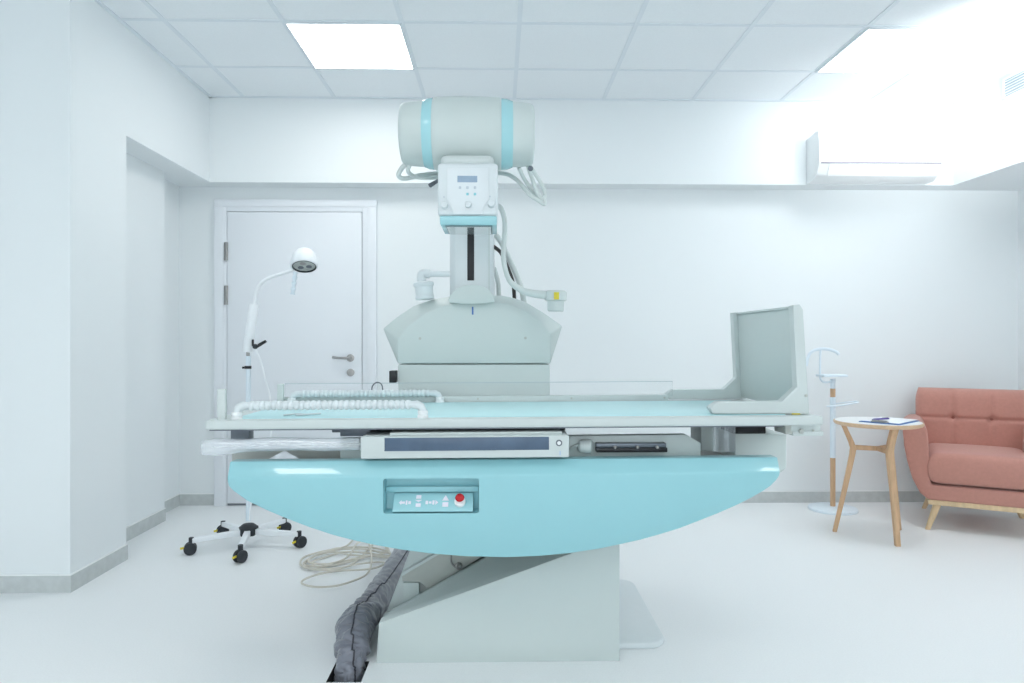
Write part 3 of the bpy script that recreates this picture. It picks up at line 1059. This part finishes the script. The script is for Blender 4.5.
b.loft([[Vector((xb0_ + .004, y, zb_ + .012)), Vector((xb1_ + .004, y, zb1 - .004)), Vector((xb1_ + .022, y, zb1 - .004)), Vector((xb0_ + .022, y, zb_ + .012))] for y in (yn1 - .004, yfr0 + .004)], True, .002)
obj('foot_board', b, M_grey, fr_)
b = B()
b.loft([[Vector((xb1_ - .004, y, zb1 - .004)), Vector((xb1_ - .004, y, zb1 + .004)), Vector((xb1_ + .024, y, zb1 + .004)), Vector((xb1_ + .024, y, zb1 - .004))] for y in (yn1 - .002, yfr0 + .002)], True, .0015)
obj('top_edge', b, M_lgrey, fr_)
b = B()
b.box(poly[8][0] - .012, poly[8][0] + .004, yn0 + .05, yfr0 - .05, zb_ + .01, Z(806, 367, yn0), .003)
obj('rear_plate', b, M_grey, fr_)
b = B()
q = P(807, 395.5, yn0)
b.lathe([(.005, 0), (.005, .004), (0, .005)], (q.x - .004, yn0, q.z), (0, -1, 0), 10)
obj('screw', b, M_beige, fr_)
b = B()
b.box(X(792, yn0), X(800, yn0), yn0 - .0008, yn0 + .004, zb_ + .002, zb_ + .006)
obj('marker', b, M_yellow, fr_)

# ------------------------------------------------------------------ cable sleeve and cables on the floor
b = B()
path = spline([(-.455, 3.75, .055), (-.468, 3.35, .058), (-.494, 3.0, .060), (-.514, 2.75, .064), (-.524, 2.60, .068), (-.520, 2.50, .045), (-.514, 2.43, -.01), (-.513, 2.395, -.10), (-.513, 2.385, -.22)], 26)
n = len(path)
seg = 40
rings = []
up = Vector((0, 0, 1))
for i, p in enumerate(path):
    d = (path[min(i + 1, n - 1)] - path[max(i - 1, 0)]).normalized()
    up = (up - d * up.dot(d)).normalized()
    s = d.cross(up)
    f = i / (n - 1)
    base = .060 + .008 * math.exp(-((f - .52) / .12) ** 2)
    if f > .68:
        base = .052
    ring = []
    for k in range(seg):
        a = 2 * PI * k / seg
        dv = s * math.cos(a) + up * math.sin(a)
        g = Vector((math.cos(a) * 1.2, math.sin(a) * 1.2, f * 14 + .5 * math.sin(a + f * 9)))
        w = noise.noise(g * 1.3) * .012
        w -= .024 * max(0, .30 - abs(noise.noise(Vector((math.cos(a) * .8 + 5, math.sin(a) * .8, f * 20)))) * 2.0)
        w -= .017 * max(0, .35 - abs(noise.noise(Vector((math.cos(a) * 1.3 + 9, math.sin(a) * 1.3 + 2, f * 34)))) * 2.2)
        q = p + dv * (base + w)
        if i < n * .66:
            q.z = max(.004, q.z)
        ring.append(q)
    rings.append(ring)
b.loft(rings)
slv = obj('cable_sleeve', b, M_fabric, None, 'thick crumpled grey fabric cable sleeve running into the floor beside the pedestal', 'cable sleeve', sharp=50)
b = B()
sp = []
for i, p in enumerate(path):
    f = i / (n - 1)
    r = rings[i][int(seg * (.30 + .05 * math.sin(f * 9))) % seg]
    sp.append(r + (r - p).normalized() * .0005)
b.tube(sp[:int(n * .9)], .0032, 6)
obj('seam', b, M_seam, slv)


def floor_pt(u, v, z=.006):
    xc, yc = (u - 512) / F, (341.5 - v) / F
    t = (z - H) / yc
    return Vector(((xc * CY + SY) * t, (CY - xc * SY) * t, z))


loops = [[(398, 551), (385, 548), (362, 547), (340, 549), (318, 553), (303, 558), (301, 565), (312, 569), (335, 570), (355, 566), (368, 558), (380, 547), (392, 538)],
         [(400, 556), (380, 556), (358, 555), (338, 552), (320, 555), (308, 561), (306, 567), (322, 569), (345, 568), (366, 564), (388, 562), (405, 561)],
         [(402, 553), (390, 552), (372, 549), (352, 549), (334, 551), (316, 556), (310, 562), (330, 564), (348, 560), (358, 553), (363, 545), (375, 538), (384, 532), (398, 548)],
         [(396, 556), (375, 553), (350, 552), (330, 557), (314, 562), (322, 567), (350, 563), (375, 557), (396, 553)],
         [(405, 558), (392, 557), (378, 556), (360, 559), (342, 563), (326, 566), (310, 566), (304, 563), (316, 556), (338, 549), (350, 547), (358, 542), (364, 536)],
         [(404, 561), (385, 568), (365, 570), (340, 571), (318, 575), (304, 580), (303, 584), (318, 587), (340, 586), (360, 581), (376, 574), (381, 563), (380, 549), (376, 540)]]
allp = []
for i, lp in enumerate(loops):
    if i % 2:
        lp = lp[::-1]
    for j, (u, v) in enumerate(lp):
        u = 300 + (u - 300) * .88
        allp.append(floor_pt(u, v, .0055 + .010 * ((i * 2 + j * 3) % 5) / 5 + .004 * (i % 3)))
b = B()
b.tube(spline(allp, 8), .0048, 8)
obj('loose_cable', b, M_cable, None, 'long beige cable lying in tangled loops on the floor left of the grey sleeve', 'cable')

# ------------------------------------------------------------------ examination lamp
lx, ly = -1.372, 3.85
lamp = thing('examination_lamp', 'white gooseneck examination lamp on a five-legged caster base in front of the door', 'lamp', (lx, ly, 0))
b = B()
pts = [(lx + .055 * math.cos(math.radians(36 + 72 * k - 78)), ly + .055 * math.sin(math.radians(36 + 72 * k - 78))) for k in range(5)]
b.prism(pts, 'z', .062, .108, .006)
b.lathe([(.05, .106), (.03, .122), (.02, .124)], (lx, ly, 0), (0, 0, 1), 20)
obj('hub', b, M_rubber, lamp)
for k in range(5):
    a = math.radians(-78 + 72 * k)
    d = Vector((math.cos(a), math.sin(a), 0))
    s = Vector((-d.y, d.x, 0))
    c = Vector((lx, ly, 0))
    b = B()
    rings = []
    for (r, w, z0, z1) in ((.045, .016, .066, .096), (.285, .013, .060, .086)):
        q = c + d * r
        rings.append([q + s * w + Vector((0, 0, z0)), q - s * w + Vector((0, 0, z0)), q - s * w + Vector((0, 0, z1)), q + s * w + Vector((0, 0, z1))])
    b.loft(rings, True, .003)
    lg = obj('leg', b, M_lampwhite, lamp)
    b = B()
    q = c + d * .287
    b.tube([q + Vector((0, 0, .089)), q + Vector((0, 0, .04))], .013, 10)
    wa = Vector((math.cos(a + .9 + k * 1.7), math.sin(a + .9 + k * 1.7), 0))
    wc = c + d * .292 + Vector((0, 0, .032))
    for sgn in (-1, 1):
        b.lathe([(.010, 0), (.030, .002), (.032, .006), (.032, .016), (.028, .020), (.008, .022)], wc + wa * (.003 * sgn), wa * sgn, 22)
    cst = obj('caster', b, M_rubber, lg)
    b = B()
    bd = wa.cross(Vector((0, 0, 1)))
    if bd.y > 0:
        bd = -bd
    e = wc + bd * .026 + Vector((0, 0, .006))
    b.tube([e, e + bd * .022 + Vector((0, 0, -.002))], .006, 8)
    obj('brake_tab', b, M_yellow, cst)
b = B()
pz = Z(248, 356, ly)
b.tube([(lx, ly, .14), (lx, ly, pz)], .0135, 16)
obj('pole', b, M_stand, lamp)
b = B()
b.tube([P(248, 357.5, ly), P(248, 350, ly)], .0095, 12)
obj('neck_tube', b, M_steel, lamp)
b = B()
q = P(248, 367.3, ly)
b.lathe([(.018, -.008), (.0185, 0), (.018, .008)], q, (0, 0, 1), 18)
b.tube([q, q + Vector((-.03, -.004, -.002))], .006, 8)
obj('collar', b, M_black, lamp)
b = B()
g0, g1 = P(247.3, 352, ly), P(254.2, 304, ly)
b.tube([g0, g0.lerp(g1, .03), g0.lerp(g1, .5), g0.lerp(g1, .97), g1], [.024, .027, .0262, .0245, .021], 20)
obj('grip_sleeve', b, M_lampwhite, lamp)
b = B()
q = P(255, 346.5, ly - .02)
b.lathe([(.010, -.015), (.014, 0), (.014, .008), (.009, .012), (0, .012)], q, (.6, -.8, 0), 14)
kb = obj('clamp', b, M_rubber, lamp)
b = B()
b.tube([P(257, 346.5, ly - .035), P(260, 344.5, ly - .035), P(266, 341, ly - .035)], [.008, .009, .0075], 10)
b.tube([P(252.8, 339.5, ly - .03), P(252.8, 346, ly - .03)], .006, 10)
obj('clamp_lever', b, M_black, kb)
b = B()
b.tube(spline([P(254.3, 305, ly), P(256, 293, ly), P(260, 284.5, ly), P(268, 278.5, ly), P(278, 275, ly), P(286, 272.5, ly), P(293, 270, ly)], 8), .0105, 12)
obj('gooseneck', b, M_lampwhite, lamp)
hc = P(304.3, 259.5, ly)
hax = Vector((.10, -.40, -.91)).normalized()
b = B()
b.lathe([(0, -.066), (.022, -.062), (.044, -.050), (.060, -.028), (.0665, -.002), (.067, .010), (.0725, .013), (.0745, .034), (.071, .046), (.064, .046), (.060, .034), (0, .030)], hc, hax, 32)
hd = obj('lamp_head', b, M_lampwhite, lamp)
b = B()
b.lathe([(.061, .028), (.061, .0395), (.056, .041), (0, .041)], hc, hax, 28)
ln = obj('lens', b, M_glassg, hd)
b = B()
b.lathe([(.0645, .040), (.0645, .047), (.0605, .047), (.0605, .040)], hc, hax, 28)
obj('lens_ring', b, M_rubber, hd)
sx = hax.cross(Vector((0, 1, 0))).normalized()
sy_ = hax.cross(sx)
for k in range(3):
    a = PI / 2 + k * 2 * PI / 3
    b = B()
    b.lathe([(.016, .039), (.016, .0425), (.010, .0435), (0, .0435)], hc + (sx * math.cos(a) + sy_ * math.sin(a)) * .026, hax, 14)
    obj('led', b, M_rail if k else M_steel, hd)
b = B()
h0, h1 = P(295.5, 272, ly - .03), P(292.5, 294.5, ly - .03)
path = [h0.lerp(h1, i / 30) for i in range(31)]
b.tube(path, [.0115 + .0025 * math.cos(i / 30 * 2 * PI * 4) for i in range(31)], 14)
obj('head_handle', b, M_stand, hd)
b = B()
b.tube(spline([P(256, 350, ly - .01), P(261, 362, ly - .01), P(265, 378, ly - .01), P(270, 398, ly), P(272, 425, ly), P(264, 470, ly), P(252, 500, ly), P(249.5, 520, ly - .02)], 8), .0045, 8)
obj('power_cord', b, M_lampwhite, lamp)

# ------------------------------------------------------------------ valet stand
vy = 4.60
vx = X(832.8, vy)
vs = thing('valet_stand', 'pale blue metal and wood valet stand by the back wall behind the side table', 'coat stand', (vx, vy, 0))
b = B()
b.lathe([(.152, 0), (.155, .006), (.152, .016), (.13, .022), (.02, .026)], (vx, vy, 0), (0, 0, 1), 40)
obj('base', b, M_stand, vs)
zz1, zz2, zz3, zz4 = Z(833, 457.7, vy), Z(833, 397, vy), Z(833, 388.5, vy), Z(833, 379, vy)
b = B()
b.tube([(vx, vy, .02), (vx, vy, zz1)], .0165, 16)
obj('wooden_pole', b, M_wood, vs)
b = B()
b.tube([(vx, vy, zz1), (vx, vy, zz2)], .0175, 16)
obj('metal_pole', b, M_stand, vs)
b = B()
b.tube([(vx, vy, zz2), (vx, vy, zz3)], .0165, 16)
obj('wooden_collar', b, M_wood, vs)
b = B()
b.tube([(vx, vy, zz3), (vx, vy, zz4)], .0165, 16)
b.tube(spline([P(833, 381, vy), P(826, 382.5, vy), P(821.5, 380.5, vy - .01), P(820, 375, vy - .02), P(820, 362, vy - .03), P(820.5, 350.5, vy - .03)], 6), .007, 10)
b.tube(spline([P(806, 366, vy), P(808.5, 356, vy - .01), P(813, 351, vy - .02), P(820.3, 349, vy - .03), P(829, 349.5, vy - .04), P(836, 352, vy - .05), P(839, 354.5, vy - .06)], 6), .0065, 10, flat=1.6)
obj('hanger', b, M_stand, vs)
b = B()
tr = P(831, 375.5, vy - .03)
b.prism([(tr.x - .075, vy - .09), (tr.x + .085, vy - .09), (tr.x + .085, vy + .03), (tr.x - .075, vy + .03)], 'z', tr.z - .008, tr.z + .008, .004)
obj('tray', b, M_stand, vs)
b = B()
b.tube(spline([P(826.5, 406.5, vy - .02), P(836, 406, vy - .05), P(850, 404, vy - .06), P(858, 402.5, vy - .06), P(856, 401.5, vy + .03), P(845, 402.5, vy + .05), P(834, 404, vy + .03)], 6), .0055, 8)
b.lathe([(.021, -.006), (.021, .006)], (vx, vy, Z(833, 406.5, vy)), (0, 0, 1), 16)
obj('trouser_bar', b, M_stand, vs)

# ------------------------------------------------------------------ side table
tx, ty, tz = 2.20, 3.985, .664
tb = thing('side_table', 'small three-legged wooden side table with a white round top beside the armchair', 'side table', (tx, ty, 0))
b = B()
b.mi = 0
b.lathe([(.215, tz - .024), (.228, tz - .020), (.234, tz - .010), (.233, tz - .002), (.229, tz)], (tx, ty, 0), (0, 0, 1), 48)
top_ = obj('table_top', b, M_woodtop, tb)
b = B()
b.lathe([(.226, tz - .001), (.226, tz + .0012)], (tx, ty, 0), (0, 0, 1), 48)
obj('top_surface', b, M_toplam, top_, label='white laminate inlay')
feet = [(1.992, 4.075), (2.195, 3.775), (2.39, 4.10)]
for fx, fy in feet:
    d = Vector((fx - tx, fy - ty, 0)).normalized()
    s = Vector((-d.y, d.x, 0))
    c = Vector((tx, ty, 0))
    fr0 = (Vector((fx, fy, 0)) - c).length
    b = B()
    rings = []
    for (r, z, w, th) in ((.182, tz - .022, .019, .014), (.165, .60, .017, .014), (.138, .535, .017, .016), (.128, .50, .017, .017), (.133, .46, .017, .016), (.172, .26, .016, .014), (fr0, 0, .014, .012)):
        q = c + d * r + Vector((0, 0, z))
        rings.append([q + s * w + d * th, q - s * w + d * th, q - s * w - d * th, q + s * w - d * th])
    b.loft(rings, True, .004, 2, ang=40)
    obj('leg', b, M_wood, tb)
b = B()
for fx, fy in feet:
    d = Vector((fx - tx, fy - ty, 0)).normalized()
    s = Vector((-d.y, d.x, 0))
    c = Vector((tx, ty, .505))
    rings = []
    for r in (0, .04, .09, .125):
        q = c + d * r
        w = .008 + .006 * (r / .125)
        rings.append([q + s * w + Vector((0, 0, .013)), q - s * w + Vector((0, 0, .013)), q - s * w - Vector((0, 0, .013)), q + s * w - Vector((0, 0, .013))])
    b.loft(rings, True, .002)
obj('stretcher', b, M_wood, tb)

# clipboard and pen
ctr = Vector((2.248, 3.949, tz + .0015))
cb = thing('clipboard', 'blue clipboard holding a white sheet lying on the side table', 'clipboard', ctr, math.radians(39.4), local=True)
b = B()
b.box(-.148, .148, -.109, .109, 0, .004, .001, 1)
obj('board', b, M_board, cb)
b = B()
rings = []
for i in range(9):
    x = -.125 + .265 * i / 8
    z = .0052 + .003 * (i / 8) ** 2
    rings.append([Vector((x, -.10, z)), Vector((x, .103, z)), Vector((x, .103, z + .0012)), Vector((x, -.10, z + .0012))])
b.loft(rings)
obj('paper', b, M_paper, cb)
b = B()
b.box(-.144, -.120, -.045, .045, .004, .012, .003)
b.tube([(-.132, -.04, .013), (-.132, .04, .013)], .005, 8)
obj('clip', b, M_steel, cb)
pn = thing('pen', 'purple pen lying on the clipboard', 'pen', (2.205, 3.965, tz + .0145), math.radians(22), local=True)
b = B()
b.lathe([(.001, -.07), (.0035, -.06), (.0052, -.05), (.0052, .05), (.0045, .068), (.0, .069)], (0, 0, 0), (1, 0, 0), 12)
obj('barrel', b, M_pen, pn)
b = B()
b.box(.015, .062, -.0015, .0015, .0048, .0075)
obj('pen_clip', b, M_steel, pn)

# ------------------------------------------------------------------ armchair (built in its own axes, front = -y)
ac = thing('armchair', 'salmon upholstered armchair with tufted back on splayed beech legs at the right edge', 'armchair', (2.965, 4.255, 0), math.radians(-30), local=True)


def slab(b, w, h, t, base, groove=None, p=7, nx=56, nz=36, dome=0.0, ex=.45):
    """padded slab: x in [-w/2,w/2], second axis [0,h]; thickness t toward +n; base maps (a, b, n) -> point"""
    rings = []
    ss = [math.sin(-PI / 2 + PI * i / nx) * .55 + .45 * (-1 + 2 * i / nx) for i in range(nx + 1)]
    qs = [math.sin(-PI / 2 + PI * i / nz) * .55 + .45 * (-1 + 2 * i / nz) for i in range(nz + 1)]
    tb_ = bmesh.new()
    fr, bk = [], []
    for s in ss:
        cf, cb_ = [], []
        for q in qs:
            e = (max(0, 1 - abs(s) ** p) ** ex) * (max(0, 1 - abs(q) ** p) ** ex)
            n = t * e * .5
            x, y = w / 2 * s, h / 2 * (q + 1)
            g = groove(x, y) * e if groove else 0
            dm = dome * (1 - s * s) * (1 - q * q)
            cf.append(tb_.verts.new(base(x, y, n - g + dm)))
            cb_.append(tb_.verts.new(base(x, y, -n)))
        fr.append(cf)
        bk.append(cb_)
    for i in range(nx):
        for j in range(nz):
            tb_.faces.new((fr[i][j], fr[i + 1][j], fr[i + 1][j + 1], fr[i][j + 1]))
            tb_.faces.new((bk[i][j], bk[i][j + 1], bk[i + 1][j + 1], bk[i + 1][j]))
    bmesh.ops.remove_doubles(tb_, verts=tb_.verts, dist=1e-5)
    b._merge(tb_)


# tub: outer shell with the two arms
b = B()
half = [(-.398, .575), (-.391, .49), (-.375, .40), (-.348, .30), (-.308, .215), (-.272, .185), (-.25, .178)]
inner = [(-.252, .27), (-.258, .40), (-.264, .53), (-.270, .590), (-.284, .622), (-.312, .634), (-.357, .628), (-.389, .606)]
poly = half + [(-x, z) for x, z in reversed(half)] + [(-x, z) for x, z in reversed(inner)] + inner
b.prism(poly, 'y', -.33, .30, .022, 4)
tub = obj('tub_shell', b, M_pink, ac, sharp=50)
b = B()
zb0, lean = .30, math.radians(10)


B_S = .325


def back_map(x, y, n):
    k = max(0, (y - .425) / .09)
    x *= 1 - .055 * k * k
    return Vector((x, .265 + math.sin(lean) * (y - .2) * .6 - n, zb0 + y))


def bg(x, y):
    g = 0
    for xs_ in (-.105, .105):
        g += .008 * math.exp(-((x - xs_) / .010) ** 2)
    g += .012 * math.exp(-((y - B_S) / .010) ** 2)
    for xs_ in (-.105, .105):
        g += .020 * math.exp(-(((x - xs_) ** 2 + (y - B_S) ** 2) / .022 ** 2))
    return g


slab(b, .635, .515, .15, back_map, bg, 9, 96, 80)
bkr = obj('backrest', b, M_pink, ac, sharp=70)
for xs_ in (-.105, .105):
    b = B()
    q = back_map(xs_, B_S, .075 - .034)
    b.lathe([(.012, -.004), (.012, .002), (.007, .005), (0, .006)], q, (0, -1, .1), 14)
    obj('tuft_button', b, M_pinkseam, bkr)
b = B()
slab(b, .535, .55, .185, lambda x, y, n: Vector((x * (1.0), -.345 + y, .368 + n)), None, 16, 80, 80, dome=.014, ex=.36)
sc_ = obj('seat_cushion', b, M_pink, ac, sharp=70)
b = B()
for (a0, a1, c0, c1) in ((-.265, .265, -.325, -.275), (-.265, .265, .22, .265), (-.265, -.225, -.275, .22), (.225, .265, -.275, .22)):
    b.box(a0, a1, c0, c1, .150, .180, .004)
obj('base_frame', b, M_chairleg, ac)
for sxn in (-1, 1):
    for syn in (-1, 1):
        b = B()
        t0 = Vector((sxn * .215, -.02 + syn * .255, .155))
        t1 = Vector((sxn * .268, -.02 + syn * .30, 0))
        b.tube([t0, t1], [.022, .014], 16)
        for v in b.bm.verts:
            if v.co.z < .03:
                v.co.z = max(0, min(v.co.z, .0))
        obj('leg', b, M_chairleg, ac)

# ------------------------------------------------------------------ added frontal fill through the window, and the bounced studio light
def light(name, kind, loc, target, energy, col, **kw):
    d = bpy.data.lights.new(name, kind)
    d.energy = energy
    d.color = col
    for k, v in kw.items():
        setattr(d, k, v)
    o = bpy.data.objects.new(name, d)
    COL.objects.link(o)
    o.location = loc
    o.rotation_euler = (Vector(target) - Vector(loc)).to_track_quat('-Z', 'Y').to_euler()
    return o


light('window_fill', 'AREA', (-.1, YN - .35, 1.75), (-.1, 3, 1.2), E_FILL, (.92, .98, 1.0), shape='RECTANGLE', size=5.0, size_y=1.7)  # area light outside the added window, brightens surfaces facing the viewer
light('bounce_light', 'SPOT', (2.78, 2.9, 2.1), (2.84, 3.75, 2.76), E_SPOT, (.96, .99, 1.0), spot_size=math.radians(98), spot_blend=1.0, shadow_soft_size=.12)

# ------------------------------------------------------------------ world and view
w = bpy.data.worlds.new('world')
sc.world = w
w.use_nodes = True
bg_ = w.node_tree.nodes['Background']
bg_.inputs['Color'].default_value = (.85, .93, 1, 1)
bg_.inputs['Strength'].default_value = .3
sc.view_settings.view_transform = 'Standard'
sc.view_settings.look = 'None'
sc.view_settings.gamma = 1
sc.view_settings.use_curve_mapping = False
sc.view_settings.exposure = -0.1
sc.cycles.max_bounces = 12
sc.cycles.diffuse_bounces = 8
sc.cycles.transparent_max_bounces = 16
sc.cycles.use_denoising = True
